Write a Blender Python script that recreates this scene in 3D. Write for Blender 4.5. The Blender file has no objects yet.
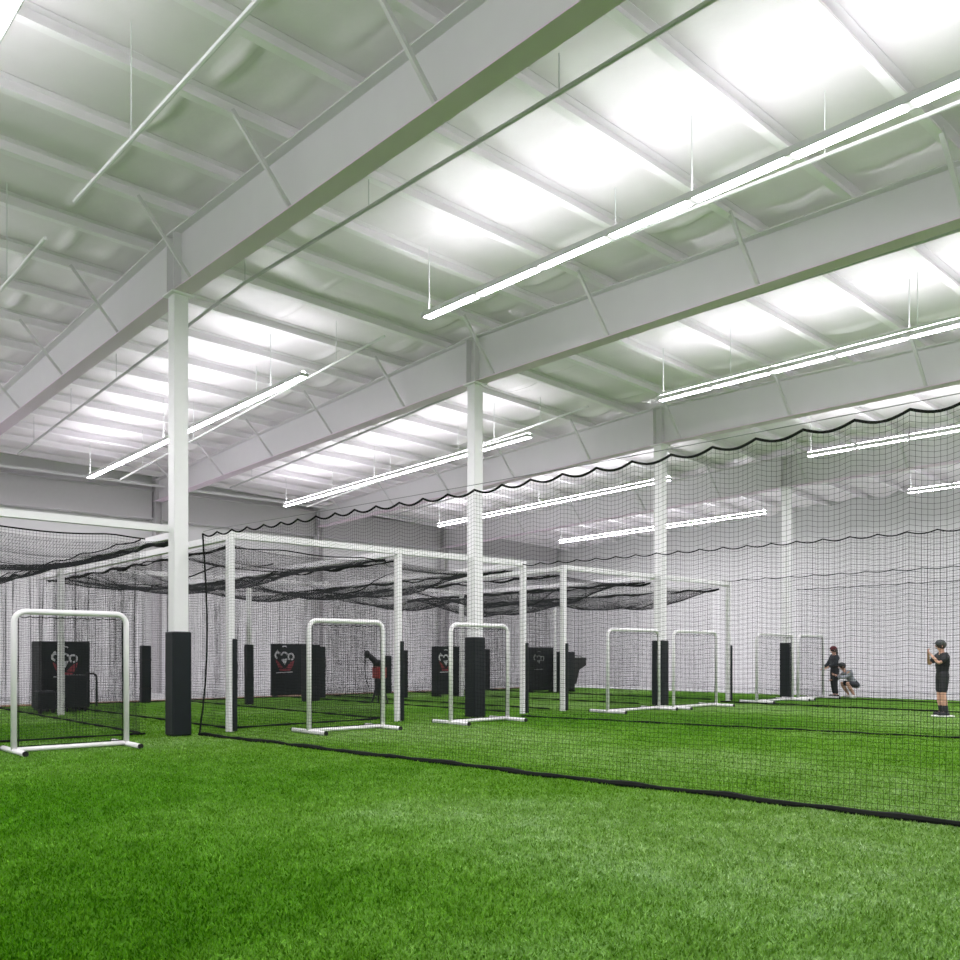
import bpy, bmesh, math, random
import numpy as np
from mathutils import Vector, Matrix
random.seed(7); RNG = np.random.default_rng(5)
C = bpy.context.scene.collection
PI = math.pi

# ------------------------------------------------------------------ helpers
def tag(o, label=None, cat=None, group=None, kind=None):
    if label: o['label'] = label
    if cat: o['category'] = cat
    if group: o['group'] = group
    if kind: o['kind'] = kind
    return o

def thing(name, label, cat, loc=(0, 0, 0), group=None, kind=None):
    o = bpy.data.objects.new(name, None); C.objects.link(o)
    o.location = loc; o.empty_display_size = .2
    return tag(o, label, cat, group, kind)

class MB:
    """collects shapes and links them as one mesh object"""
    def __init__(s): s.v = []; s.f = []; s.m = []
    def add(s, vs, fs, mi=0):
        b = len(s.v); s.v += [tuple(p) for p in vs]
        s.f += [tuple(b + i for i in f) for f in fs]; s.m += [mi] * len(fs)
    def box(s, x0, x1, y0, y1, z0, z1, mi=0):
        s.add([(x0,y0,z0),(x1,y0,z0),(x1,y1,z0),(x0,y1,z0),(x0,y0,z1),(x1,y0,z1),(x1,y1,z1),(x0,y1,z1)],
              [(0,3,2,1),(4,5,6,7),(0,1,5,4),(1,2,6,5),(2,3,7,6),(3,0,4,7)], mi)
    def rbox(s, x0, x1, y0, y1, z0, z1, r=.02, mi=0):
        """box with rounded vertical and horizontal edges"""
        bm = bmesh.new()
        vs = [bm.verts.new(p) for p in [(x0,y0,z0),(x1,y0,z0),(x1,y1,z0),(x0,y1,z0),(x0,y0,z1),(x1,y0,z1),(x1,y1,z1),(x0,y1,z1)]]
        for f in [(0,3,2,1),(4,5,6,7),(0,1,5,4),(1,2,6,5),(2,3,7,6),(3,0,4,7)]: bm.faces.new([vs[i] for i in f])
        bmesh.ops.bevel(bm, geom=bm.edges[:], offset=r, segments=2, affect='EDGES', profile=.5)
        bm.verts.index_update()
        s.add([v.co[:] for v in bm.verts], [[v.index for v in f.verts] for f in bm.faces], mi); bm.free()
    def bar(s, p0, p1, w, h, mi=0, up=(0,0,1)):
        p0, p1 = Vector(p0), Vector(p1); d = (p1-p0).normalized(); u = Vector(up)
        a = d.cross(u)
        if a.length < 1e-4: a = d.cross(Vector((1,0,0)))
        a.normalize(); b = a.cross(d)
        a *= w/2; b *= h/2
        q = [p0-a-b, p0+a-b, p0+a+b, p0-a+b, p1-a-b, p1+a-b, p1+a+b, p1-a+b]
        s.add(q, [(0,1,2,3),(7,6,5,4),(0,4,5,1),(1,5,6,2),(2,6,7,3),(3,7,4,0)], mi)
    def tube(s, pts, r, n=10, mi=0, cap=True):
        pts = [Vector(p) for p in pts]; rs = r if isinstance(r, (list, tuple)) else [r]*len(pts)
        rings = []; ref = None
        for i, p in enumerate(pts):
            d = (pts[min(i+1, len(pts)-1)] - pts[max(i-1, 0)]).normalized()
            if ref is None: ref = Vector((0,0,1)) if abs(d.z) < .9 else Vector((1,0,0))
            a = d.cross(ref).normalized(); b = a.cross(d).normalized(); ref = b
            rings.append([p + (a*math.cos(t) + b*math.sin(t))*rs[i] for t in [2*PI*k/n for k in range(n)]])
        vs = [q for R in rings for q in R]; fs = []
        for i in range(len(pts)-1):
            for k in range(n): fs.append((i*n+k, i*n+(k+1) % n, (i+1)*n+(k+1) % n, (i+1)*n+k))
        if cap:
            fs.append(tuple(range(n-1, -1, -1))); fs.append(tuple((len(pts)-1)*n+k for k in range(n)))
        s.add(vs, fs, mi)
    def prism(s, poly, axis, a0, a1, mi=0):
        """poly of 2D points extruded along axis ('x': poly is (y,z); 'y': poly is (x,z))"""
        n = len(poly)
        mk = (lambda p, a: (a, p[0], p[1])) if axis == 'x' else (lambda p, a: (p[0], a, p[1])) if axis == 'y' else (lambda p, a: (p[0], p[1], a))
        s.add([mk(p, a0) for p in poly] + [mk(p, a1) for p in poly],
              [tuple(range(n-1, -1, -1)), tuple(range(n, 2*n))] + [(k, (k+1) % n, n+(k+1) % n, n+k) for k in range(n)], mi)
    def ball(s, c, r, n=12, m=8, mi=0, sc=(1,1,1)):
        vs = []; fs = []
        for i in range(m+1):
            t = PI*i/m
            for k in range(n):
                p = 2*PI*k/n
                vs.append((c[0]+r*sc[0]*math.sin(t)*math.cos(p), c[1]+r*sc[1]*math.sin(t)*math.sin(p), c[2]+r*sc[2]*math.cos(t)))
        for i in range(m):
            for k in range(n): fs.append((i*n+k, (i+1)*n+k, (i+1)*n+(k+1) % n, i*n+(k+1) % n))
        s.add(vs, fs, mi)
    def build(s, name, mats, parent=None, loc=None, smooth=False):
        me = bpy.data.meshes.new(name); me.from_pydata(s.v, [], s.f)
        mats = mats if isinstance(mats, (list, tuple)) else [mats]
        for m in mats: me.materials.append(m)
        me.polygons.foreach_set('material_index', s.m)
        if smooth: me.polygons.foreach_set('use_smooth', [True]*len(s.f))
        me.update()
        o = bpy.data.objects.new(name, me); C.objects.link(o)
        if parent: o.parent = parent
        if loc: o.location = loc
        return o

def np_mesh(name, V, Q, mat, parent=None, loc=None):
    me = bpy.data.meshes.new(name)
    V = np.ascontiguousarray(V, dtype=np.float32); Q = np.ascontiguousarray(Q, dtype=np.int32)
    me.vertices.add(len(V)); me.vertices.foreach_set('co', V.ravel())
    k = Q.shape[1]
    me.loops.add(Q.size); me.loops.foreach_set('vertex_index', Q.ravel())
    me.polygons.add(len(Q)); me.polygons.foreach_set('loop_start', np.arange(0, Q.size, k, dtype=np.int32))
    me.materials.append(mat); me.update(calc_edges=True); me.validate()
    o = bpy.data.objects.new(name, me); C.objects.link(o)
    if parent: o.parent = parent
    if loc is not None: o.location = loc
    return o

def strands(P, r, n3):
    """P: (S,K,3) polylines -> triangular cords"""
    S, K, _ = P.shape
    d = P[:, -1] - P[:, 0]; d = d/np.linalg.norm(d, axis=1, keepdims=True)
    a = np.array(n3, float); a = a/np.linalg.norm(a)
    b = np.cross(d, a[None]); b /= np.linalg.norm(b, axis=1, keepdims=True)
    offs = np.stack([np.cos(t)*a[None] + np.sin(t)*b for t in (0, 2*PI/3, 4*PI/3)], 1)*r      # S,3,3
    V = (P[:, :, None, :] + offs[:, None, :, :]).reshape(-1, 3)
    idx = np.arange(S*K*3).reshape(S, K, 3); nx = np.roll(idx, -1, axis=2)
    Q = np.stack([idx[:, :-1], idx[:, 1:], nx[:, 1:], nx[:, :-1]], -1).reshape(-1, 4)
    return V, Q

def net(name, fn, w, h, cell, r, normal, mat, parent=None, step=2, loc=None):
    """knotted square netting over the surface fn(u,v), u across, v up, both 0..1"""
    nu = max(2, int(round(w/cell))); nv = max(2, int(round(h/cell)))
    ku = max(2, nu//step); kv = max(2, nv//step)
    U, Vv = np.meshgrid(np.linspace(0, 1, ku+1), np.linspace(0, 1, nv+1)); A = fn(U, Vv)
    V1, Q1 = strands(A, r, normal)
    Vv2, U2 = np.meshgrid(np.linspace(0, 1, kv+1), np.linspace(0, 1, nu+1)); B = fn(U2, Vv2)
    V2, Q2 = strands(B, r, normal)
    return np_mesh(name, np.vstack([V1, V2]), np.vstack([Q1, Q2+len(V1)]), mat, parent, loc)

def copy_tree(o, parent=None):
    c = o.copy(); C.objects.link(c); c.parent = parent
    for ch in list(o.children): copy_tree(ch, c)
    return c

# ---------------------------------------------------------------- materials
def mat(name, col, rough=.5, metal=0, noise=None, bump=0, spec=.5, nscale=8):
    m = bpy.data.materials.new(name); m.use_nodes = True; N = m.node_tree.nodes; L = m.node_tree.links
    b = N['Principled BSDF']; b.inputs['Roughness'].default_value = rough; b.inputs['Metallic'].default_value = metal
    b.inputs['Specular IOR Level'].default_value = spec
    b.inputs['Base Color'].default_value = (*col, 1)
    if noise:
        tc = N.new('ShaderNodeTexCoord'); nz = N.new('ShaderNodeTexNoise'); nz.inputs['Scale'].default_value = nscale; nz.inputs['Detail'].default_value = 5
        L.new(tc.outputs['Object'], nz.inputs['Vector'])
        mx = N.new('ShaderNodeMix'); mx.data_type = 'RGBA'
        mx.inputs[6].default_value = (*[c*(1-noise) for c in col], 1); mx.inputs[7].default_value = (*[min(1, c*(1+noise)) for c in col], 1)
        L.new(nz.outputs['Fac'], mx.inputs[0]); L.new(mx.outputs[2], b.inputs['Base Color'])
        if bump:
            bp = N.new('ShaderNodeBump'); bp.inputs['Strength'].default_value = bump; bp.inputs['Distance'].default_value = .02
            L.new(nz.outputs['Fac'], bp.inputs['Height']); L.new(bp.outputs['Normal'], b.inputs['Normal'])
    return m

def emit(name, col, s):
    m = bpy.data.materials.new(name); m.use_nodes = True; N = m.node_tree.nodes; N.clear()
    e = N.new('ShaderNodeEmission'); e.inputs[0].default_value = (*col, 1); e.inputs[1].default_value = s
    o = N.new('ShaderNodeOutputMaterial'); m.node_tree.links.new(e.outputs[0], o.inputs[0]); return m

LENS = 87.0; UP = 25.0
M = dict(
    steel=mat('painted_steel', (.70, .685, .705), .5, noise=.03, nscale=3),
    flange=mat('steel_bounce_offset', (.74, .61, .72), .55, noise=.03, nscale=3),  # same beam paint, tinted pink to cancel green light bounced from the turf
    purlin=mat('galvanised_purlin', (.90, .875, .90), .5, noise=.02, nscale=4),
    liner=mat('vinyl_roof_liner', (.84, .80, .83), .38, noise=.05, nscale=2.6, bump=.55),
    wall=mat('white_wall', (.70, .70, .705), .7, noise=.03, nscale=1.5),
    spandrel=mat('grey_steel', (.50, .49, .50), .55, noise=.04),
    white=mat('white_enamel', (.90, .88, .90), .35, noise=.02),
    post=mat('white_post_paint', (.88, .87, .885), .4, noise=.03),
    pad=mat('black_vinyl', (.006, .009, .011), .5, spec=.25, noise=.2, nscale=5, bump=.1),
    black=mat('black_plastic', (.007, .007, .008), .45, spec=.3),
    cord=mat('black_netting', (.012, .013, .014), .9, spec=.1),
    cordfine=mat('black_twine', (.016, .017, .018), .9, spec=.1),
    rope=mat('black_rope', (.008, .009, .008), .9, spec=.1),
    cable=mat('steel_cable', (.25, .26, .26), .4, metal=.6),
    pipe=mat('white_pipe', (.74, .75, .75), .4),
    pipedark=mat('grey_pipe', (.55, .55, .56), .45),
    house=mat('fixture_housing', (.62, .63, .63), .4),
    lens=emit('lit_lens', (.98, .938, .995), LENS),
    uplens=emit('lit_uplight', (.972, .95, 1), UP),
    apron=mat('pale_concrete', (.42, .425, .43), .7, noise=.05, nscale=2),
    clay=mat('clay_edging', (.26, .14, .075), .9, noise=.3, nscale=6),
    red=mat('red_vinyl', (.22, .018, .03), .5), redbright=mat('red_plastic', (.30, .02, .02), .4),
    markwhite=mat('printed_white', (.55, .56, .58), .6), markgrey=mat('printed_grey', (.20, .21, .21), .6),
    skin=mat('skin', (.55, .30, .21), .55), hairdark=mat('dark_hair', (.02, .014, .012), .6),
    shirtblack=mat('black_cloth', (.011, .012, .015), .85), greycloth=mat('grey_cloth', (.30, .32, .36), .85),
    darkblue=mat('charcoal_cloth', (.018, .022, .030), .85), maroon=mat('maroon_cloth', (.16, .02, .03), .8),
    capgrey=mat('dark_grey_cloth', (.05, .055, .06), .8), sole=mat('white_rubber', (.75, .75, .73), .6),
)

def turf_material(blade=False):
    m = bpy.data.materials.new('turf_fibre' if blade else 'artificial_turf'); m.use_nodes = True; N = m.node_tree.nodes; L = m.node_tree.links
    b = N['Principled BSDF']; b.inputs['Roughness'].default_value = .75; b.inputs['Specular IOR Level'].default_value = .0
    tc = N.new('ShaderNodeTexCoord')
    def noise(sc, det, rough=.6, sx=1, sy=1, rot=0):
        mp = N.new('ShaderNodeMapping'); mp.inputs['Scale'].default_value = (sx, sy, 1); mp.inputs['Rotation'].default_value = (0, 0, rot)
        n = N.new('ShaderNodeTexNoise'); n.inputs['Scale'].default_value = sc; n.inputs['Detail'].default_value = det; n.inputs['Roughness'].default_value = rough
        L.new(tc.outputs['Object'], mp.inputs['Vector']); L.new(mp.outputs[0], n.inputs['Vector']); return n.outputs['Fac']
    def ramp(f, stops):
        r = N.new('ShaderNodeValToRGB'); e = r.color_ramp.elements
        e[0].position, e[0].color = stops[0][0], (*stops[0][1], 1); e[1].position, e[1].color = stops[-1][0], (*stops[-1][1], 1)
        for p, c in stops[1:-1]:
            q = e.new(p); q.color = (*c, 1)
        L.new(f, r.inputs['Fac']); return r.outputs['Color']
    def mix(t, a, b2, fac):
        x = N.new('ShaderNodeMix'); x.data_type = 'RGBA'; x.blend_type = t; x.inputs[0].default_value = fac
        L.new(a, x.inputs[6]); L.new(b2, x.inputs[7]); return x.outputs[2]
    big = ramp(noise(.16, 2, .5, 1, .8, .5), [(.38, (.026, .102, .0024)), (.52, (.043, .133, .0064)), (.64, (.070, .168, .020))])
    mid = ramp(noise(2.2, 5, .65), [(.34, (.66, .74, .5)), (.5, (1, 1, 1)), (.66, (1.45, 1.25, 2.1))])
    fine = ramp(noise(13, 3, .6), [(.34, (.74, .8, .6)), (.66, (1.3, 1.2, 1.6))])
    fib = ramp(noise(75, 3, .75, 1, .6, .6), [(.33, (.36, .42, .25)), (.5, (.95, .95, .95)), (.68, (1.75, 1.5, 2.3))])
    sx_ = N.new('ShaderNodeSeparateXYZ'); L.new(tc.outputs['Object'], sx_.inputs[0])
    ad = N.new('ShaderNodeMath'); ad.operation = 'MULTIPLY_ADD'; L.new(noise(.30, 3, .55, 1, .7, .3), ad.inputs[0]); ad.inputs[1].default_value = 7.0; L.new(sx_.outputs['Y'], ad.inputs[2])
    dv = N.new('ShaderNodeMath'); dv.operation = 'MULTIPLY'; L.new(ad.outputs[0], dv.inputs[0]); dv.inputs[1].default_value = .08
    y_tone = ramp(dv.outputs[0], [(.36, (.80, .86, .62)), (.50, (1.02, 1.02, 1.05)), (.66, (1.42, 1.20, 2.1)), (.86, (1.42, 1.20, 1.75))])  # darker turf at low Y, lighter and paler beyond, broken by noise
    big = mix('MULTIPLY', big, y_tone, 1)
    c = mix('MULTIPLY', big, mid, .75); c = mix('MULTIPLY', c, fine, .8)
    if blade:
        at = N.new('ShaderNodeAttribute'); at.attribute_name = 'shade'
        sh = ramp(at.outputs['Fac'], [(0, (.75, .9, .4)), (.5, (1.75, 1.7, 1.45)), (1, (3.6, 2.8, 5.0))])
        c = mix('MULTIPLY', c, sh, 1); L.new(c, b.inputs['Base Color']); return m
    c = mix('MULTIPLY', c, fib, .85); L.new(c, b.inputs['Base Color'])
    b.inputs['Sheen Weight'].default_value = .035; b.inputs['Sheen Roughness'].default_value = .45; b.inputs['Sheen Tint'].default_value = (.75, 1, .6, 1)
    bp = N.new('ShaderNodeBump'); bp.inputs['Strength'].default_value = .7; bp.inputs['Distance'].default_value = .02
    L.new(noise(60, 4, .7, 1, .6, .4), bp.inputs['Height']); L.new(bp.outputs[0], b.inputs['Normal'])
    return m
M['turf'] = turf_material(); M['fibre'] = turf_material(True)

# -------------------------------------------------------------- dimensions
COLX, COLY0, BAY = -15.2, 6.72, 7.03
BY = [COLY0 + BAY*k for k in range(4)]                 # beam / column lines
XL, XR, YB, YF = -33.3, 14.0, 36.1, -9.0              # room
TURFX, TURFY = -26.9, 29.75
BOT = [(-12, 7.92), (-.31, 7.84), (6.72, 7.74), (13.75, 7.61), (20.78, 7.33), (27.81, 7.02), (38, 6.62)]
TOP = [(-12, 9.05), (-.31, 8.93), (6.72, 8.80), (13.75, 8.66), (20.78, 8.38), (27.81, 8.07), (38, 7.64)]
def itp(T, y): return float(np.interp(y, [t[0] for t in T], [t[1] for t in T]))
def botz(x, y): return itp(BOT, y) - .026*max(0, COLX-x)
def topz(x, y): return itp(TOP, y) - .040*max(0, COLX-x) - .020*max(0, x-COLX)
PD = .21                                               # purlin depth

# ------------------------------------------------------------------ setting
def struct(name, mb, m, **k): return tag(mb.build(name, m, **k), kind='structure')
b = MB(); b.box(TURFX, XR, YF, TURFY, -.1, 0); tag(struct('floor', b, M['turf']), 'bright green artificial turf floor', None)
b = MB(); b.box(XL, TURFX-.02, YF, YB, -.1, -.012); b.box(TURFX-.02, XR, TURFY+.02, YB, -.1, -.012); struct('floor_concrete', b, M['apron'])
b = MB(); b.box(TURFX-.75, TURFX-.02, YF, TURFY, -.05, .015); struct('trim_1', b, M['clay'])
b = MB(); b.box(XL-.2, XL, YF, YB+.2, -.1, 9); struct('wall_left', b, M['wall'])
b = MB(); b.box(XL-.2, XR+.2, YB, YB+.2, -.1, 9); struct('wall_back', b, M['wall'])
b = MB(); b.box(XR, XR+.2, YF, YB, -.1, 9.3); struct('wall_right', b, M['wall'])
b = MB(); b.box(XL-.2, XR+.2, YF-.2, YF, -.1, 9.3); struct('wall_front', b, M['wall'])

PUR = [-14.5 + 1.62*k for k in range(-12, 18)]
PUR = [x for x in PUR if XL+.2 < x < XR-.2]
# roof liner: vinyl faced insulation billowing between the purlins
xs = []
for a, c in zip([XL]+PUR, PUR+[XR]): xs += list(np.linspace(a, c, 9)[:-1])
xs = np.array(xs + [XR]); ys = np.arange(YF, YB+.01, .065)
Xg, Yg = np.meshgrid(xs, ys)
edges = np.array([XL]+PUR+[XR]); k = np.clip(np.searchsorted(edges, Xg, side='right')-1, 0, len(edges)-2)
fr = (Xg-edges[k])/(edges[k+1]-edges[k])
Zg = np.interp(Yg, [t[0] for t in TOP], [t[1] for t in TOP]) - .040*np.maximum(0, COLX-Xg) - .020*np.maximum(0, Xg-COLX) + PD + .015
bil = np.sin(PI*np.clip(fr, 0, 1)); rr = RNG.random((60, 80))
ph = (Yg-COLY0) % BAY
jit = rr[k % 60, ((Yg-COLY0)//BAY).astype(int) % 80]
Zg -= .035*bil*(.6+.8*jit)
seam = lambda c, w: np.exp(-((ph-c)/w)**2)
Zg -= bil**.5*(.045*seam(3.1+.5*(jit-.5), .05) - .03*seam(3.22+.5*(jit-.5), .06)) + bil*.03*seam(3.1+.5*(jit-.5), .35)
Zg -= bil*(.20*seam(.62, .26)*(.5+jit) - .10*seam(1.02, .09)) + bil*.10*seam(5.2+1.2*jit, .09) + bil*.06*seam(6.5, .16)
Zg -= .012*np.sin(Xg*9+Yg*2.3+6*jit)*bil*np.sin(Yg*3.1+4*jit)
ny, nx = Xg.shape; idx = np.arange(nx*ny).reshape(ny, nx)
Q = np.stack([idx[:-1, :-1], idx[1:, :-1], idx[1:, 1:], idx[:-1, 1:]], -1).reshape(-1, 4)
ceil_o = np_mesh('ceiling', np.stack([Xg, Yg, Zg], -1).reshape(-1, 3), Q, M['liner']); ceil_o['kind'] = 'structure'
ceil_o.data.polygons.foreach_set('use_smooth', [True]*len(ceil_o.data.polygons))

# standing fibres of the turf nearest the viewer
nb = 520000
dd = (1.9 + RNG.random(nb)*(5.1-1.9))**2; dd = dd[RNG.random(nb) < np.clip((26-dd)/11, 0, 1)]; nb = len(dd); aa = (RNG.random(nb)*2-1)*.95*dd
fw2 = np.array([-math.sin(.8299), math.cos(.8299)]); rt2 = np.array([math.cos(.8299), math.sin(.8299)])
bx = dd*fw2[0]+aa*rt2[0]; by = dd*fw2[1]+aa*rt2[1]
th = RNG.random(nb)*2*PI; ln = .016+.018*RNG.random(nb); le = RNG.normal(0, .55, (2, nb)); wd = .0020+.0016*RNG.random(nb)+.00038*dd
cx, cy = np.cos(th)*wd, np.sin(th)*wd
lz = ln/np.sqrt(1+le[0]**2+le[1]**2)
v0 = np.stack([bx-cx, by-cy, 0*bx], -1); v1 = np.stack([bx+cx, by+cy, 0*bx], -1)
v2 = np.stack([bx+cx*.6+le[0]*lz*.45, by+cy*.6+le[1]*lz*.45, lz*.6], -1); v3 = np.stack([bx+le[0]*lz, by+le[1]*lz, lz], -1)
Vb = np.stack([v0, v1, v2, v3], 1).reshape(-1, 3); Qb = np.arange(nb*4).reshape(-1, 4)
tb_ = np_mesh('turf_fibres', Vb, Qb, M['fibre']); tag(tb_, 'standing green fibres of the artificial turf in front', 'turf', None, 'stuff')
sa = tb_.data.attributes.new('shade', 'FLOAT', 'POINT'); sa.data.foreach_set('value', np.repeat(np.clip(RNG.normal(.42, .22, nb), 0, 1), 4).astype(np.float32))

# purlins: cee sections that run over the beams
def nth(n): return {1:'first',2:'second',3:'third',4:'fourth',5:'fifth',6:'sixth',7:'seventh',8:'eighth',9:'ninth',10:'tenth',11:'eleventh',12:'twelfth',13:'thirteenth',14:'fourteenth',15:'fifteenth',16:'sixteenth',17:'seventeenth',18:'eighteenth'}[n]
for x in PUR:
    if x > 3: continue
    n = int(round((x+14.5)/1.62))
    side = 'right of' if n >= 0 else 'left of'; n = n+1 if n >= 0 else -n
    b = MB(); yy = [YF+.05] + [y for y, _ in TOP if YF+.05 < y < YB-.05] + [YB-.05]
    sec = [(0, 0), (.09, 0), (.09, .03), (.082, .03), (.082, .008), (.012, .008), (.012, PD-.008), (.09, PD-.008), (.09, PD), (0, PD)]
    vs = []; fs = []; ns = len(sec)
    for y in yy: vs += [(s[0]*1.5-.065, y, topz(x, y)-topz(x, 6.72)+s[1]) for s in sec]
    for i in range(len(yy)-1): fs += [(i*ns+j, i*ns+(j+1) % ns, (i+1)*ns+(j+1) % ns, (i+1)*ns+j) for j in range(ns)]
    fs += [tuple(range(ns)), tuple((len(yy)-1)*ns+j for j in range(ns-1, -1, -1))]
    b.add(vs, fs)
    o = b.build('roof_purlin', M['purlin'], loc=(x, 0, topz(x, 6.72)))
    tag(o, f'pale steel purlin under the roof liner, {nth(n)} one {side} the column row', 'purlin', 'roof purlins', 'thing')

# main beams: deep I sections over each column, with kicker braces up to the purlins
NAMES = ['nearest', 'second nearest', 'third nearest', 'farthest']
WHERE = ['over the nearest padded column', 'over the second padded column', 'over the third padded column', 'over the farthest padded column by the back wall']
for i, y in enumerate(BY):
    t = thing('roof_beam', f'deep white steel roof beam {WHERE[i]}', 'beam', (COLX, y, itp(BOT, y)), 'main roof beams', 'thing')
    z0 = itp(BOT, y); W = .32
    XS = [XL+.35, COLX, XR-.05]
    b = MB(); bf = MB(); tf = MB()
    for xa, xb in zip(XS[:-1], XS[1:]):
        la, lb = xa-COLX, xb-COLX
        za, zb, ta, tb = botz(xa, y)-z0, botz(xb, y)-z0, topz(xa, y)-z0, topz(xb, y)-z0
        def slab(mb, w, p, q, r, s_):
            mb.add([(la,-w,p),(lb,-w,q),(lb,w,q),(la,w,p),(la,-w,r),(lb,-w,s_),(lb,w,s_),(la,w,r)],
                   [(0,3,2,1),(4,5,6,7),(0,1,5,4),(1,2,6,5),(2,3,7,6),(3,0,4,7)])
        slab(b, .008, za+.02, zb+.02, ta-.02, tb-.02); slab(bf, W/2, za, zb, za+.022, zb+.022); slab(tf, W/2, ta-.022, tb-.022, ta, tb)
    b.build('web', M['steel'], t); bf.build('bottom_flange', M['flange'], t); tf.build('top_flange', M['steel'], t)
    for dx in (-.14, .14):
        s = MB(); s.box(dx-.008, dx+.008, -W/2+.01, W/2-.01, .02, topz(COLX+dx, y)-z0-.02); s.build('stiffener', M['steel'], t)
    for n_, x in enumerate(PUR):
        if x > 1: continue
        kx = int(round((x+14.5)/1.62))
        if kx % 2: continue
        for sgn in (-1, 1):
            if sgn == 1 and i == 3: continue
            s = MB(); p0 = (x-COLX+.05, sgn*.13, botz(x, y)-z0+.03); p1 = (x-COLX+.05, sgn*1.02, topz(x, y+sgn*1.02)-z0+.05)
            s.bar(p0, p1, .07, .012); s.bar((p0[0]+.03, p0[1], p0[2]), (p1[0]+.03, p1[1], p1[2]), .012, .06)
            s.build('kicker_brace', M['steel'], t)

# columns with strapped black pads
for i, y in enumerate(BY):
    t = thing('support_column', f'white square steel column with black padding at its foot, {NAMES[i]} of the column row', 'column', (COLX, y, 0), 'padded columns', 'thing')
    s = MB(); h = .129; s.rbox(-h, h, -h, h, 0, itp(BOT, y)-.03, .012); s.build('shaft', M['post'], t)
    s = MB(); s.box(-.2, .2, -.2, .2, itp(BOT, y)-.03, itp(BOT, y)); s.build('cap_plate', M['post'], t)
    s = MB(); q = .172
    s.rbox(-q, q, -q, q, .012, 1.83, .025)
    pd = s.build('pad', M['pad'], t, smooth=False)
    s = MB(); s.box(-q-.004, -q+.002, -.012, .012, .05, 1.80); s.box(-.012, .012, q-.002, q+.004, .05, 1.80); s.build('seam', M['black'], pd)

# wall columns and spandrel beams along the left wall
for i, y in enumerate(BY):
    s = MB(); zt = botz(-33, y)
    s.box(-.17, .17, -.13, -.11, 0, zt); s.box(-.17, .17, .11, .13, 0, zt); s.box(-.008, .008, -.11, .11, 0, zt); s.box(-.16, .16, -.13, .13, zt, zt+1.0)
    o = s.build('wall_column', M['spandrel'], loc=(-32.95, y, 0)); tag(o, f'grey steel wall column on the left wall, at the end of the {NAMES[i]} beam', 'column', 'left wall columns', 'thing')
for i, (ya, yb) in enumerate(zip([-.2]+BY, BY+[YB-.1])):
    s = MB(); za = 6.48; zb = 7.55
    s.box(-.01, .01, ya+.2, yb-.2, za, zb); s.box(-.33, .13, ya+.2, yb-.2, za, za+.03); s.box(-.33, .13, ya+.2, yb-.2, zb-.03, zb)
    o = s.build('spandrel_beam', M['spandrel'], loc=(-32.95, 0, 0)); tag(o, f'grey steel spandrel beam high on the left wall, {nth(i+1)} span from the camera', 'beam', 'left wall spandrel beams', 'thing')
s = MB(); s.tube([(0, YF+.3, 0), (0, YB-.3, 0)], .055)
tag(s.build('eave_pipe', M['pipe'], loc=(-32.3, 0, 7.64)), 'white pipe running along the top of the left wall', 'pipe')

# ------------------------------------------------------------- light runs
LY = [2.42, 10.22, 17.25, 24.28, 31.2]
RZ = [7.55, 7.50, 7.35, 7.10, 6.90]
LZ = [(7.10, 7.45), (7.12, 7.40), (6.97, 7.27), (6.85, 7.11), (6.68, 6.83)]
LX = [(-29.8, -16.8), (-29.9, -16.75), (-29.7, -16.85), (-29.2, -17.35), (-28.6, -17.9)]
RUNW = ['over the camera', 'between the nearest and second beams', 'between the second and third beams', 'between the third and farthest beams', 'nearest to the back wall']
def light_run(y, x0, x1, z0, z1, seg, label):
    t = thing('linear_light', label, 'light', (x0, y, z0), 'suspended linear lights')
    n = max(1, int(round((x1-x0)/seg))); sl = (z1-z0)/(x1-x0); seg = (x1-x0)/n
    h = MB(); L_ = x1-x0
    for a, c in ((0, L_),):
        pr = [(-.10, 0), (-.090, .102), (-.085, .102), (-.080, .085), (.080, .085), (.085, .102), (.090, .102), (.10, 0), (.088, 0), (.078, .012), (-.078, .012), (-.088, 0)]
        m = len(pr); vs = [(a, p[0], p[1]+a*sl) for p in pr] + [(c, p[0], p[1]+c*sl) for p in pr]
        h.add(vs, [tuple(range(m-1, -1, -1)), tuple(range(m, 2*m))] + [(q, (q+1) % m, m+(q+1) % m, m+q) for q in range(m)])
    h.build('housing', M['house'], t)
    for q in range(n):
        a, c = q*seg+.055, (q+1)*seg-.055
        s = MB(); s.add([(a,-.074,a*sl+.003),(c,-.074,c*sl+.003),(c,.074,c*sl+.003),(a,.074,a*sl+.003)], [(0,3,2,1)])
        s.build('lens', M['lens'], t)
        s = MB(); zz = .088   # ridged upper lens that throws light across the roof
        s.add([(a,-.062,a*sl+zz),(c,-.062,c*sl+zz),(c,-.05,c*sl+zz+.032),(a,-.05,a*sl+zz+.032),(c,0,c*sl+zz+.054),(a,0,a*sl+zz+.054),(c,.05,c*sl+zz+.032),(a,.05,a*sl+zz+.032),(c,.062,c*sl+zz),(a,.062,a*sl+zz)],
              [(0,1,2,3),(3,2,4,5),(5,4,6,7),(7,6,8,9),(0,3,5,7,9),(1,8,6,4,2)])
        s.build('uplight_lens', M['uplens'], t)
    for q in range(0, n+1, 4):
        a = min(max(q*seg, .12), L_-.12); x = x0+a
        s = MB(); s.tube([(a, 0, a*sl+.085), (a, 0, topz(x, y)+.1-z0)], .011, 6); s.build('hanger_rod', M['pipe'], t)
    return t
for k in range(5):
    light_run(LY[k], -12.65, 3.0, RZ[k], RZ[k], 1.42, f'long lit linear light hanging right of the column row, {RUNW[k]}' if k else 'lit linear light in the top left corner, nearest the camera')
    light_run(LY[k], LX[k][0], LX[k][1], LZ[k][0], LZ[k][1], 1.42, f'long lit linear light hanging left of the column row, {RUNW[k]}')

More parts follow.
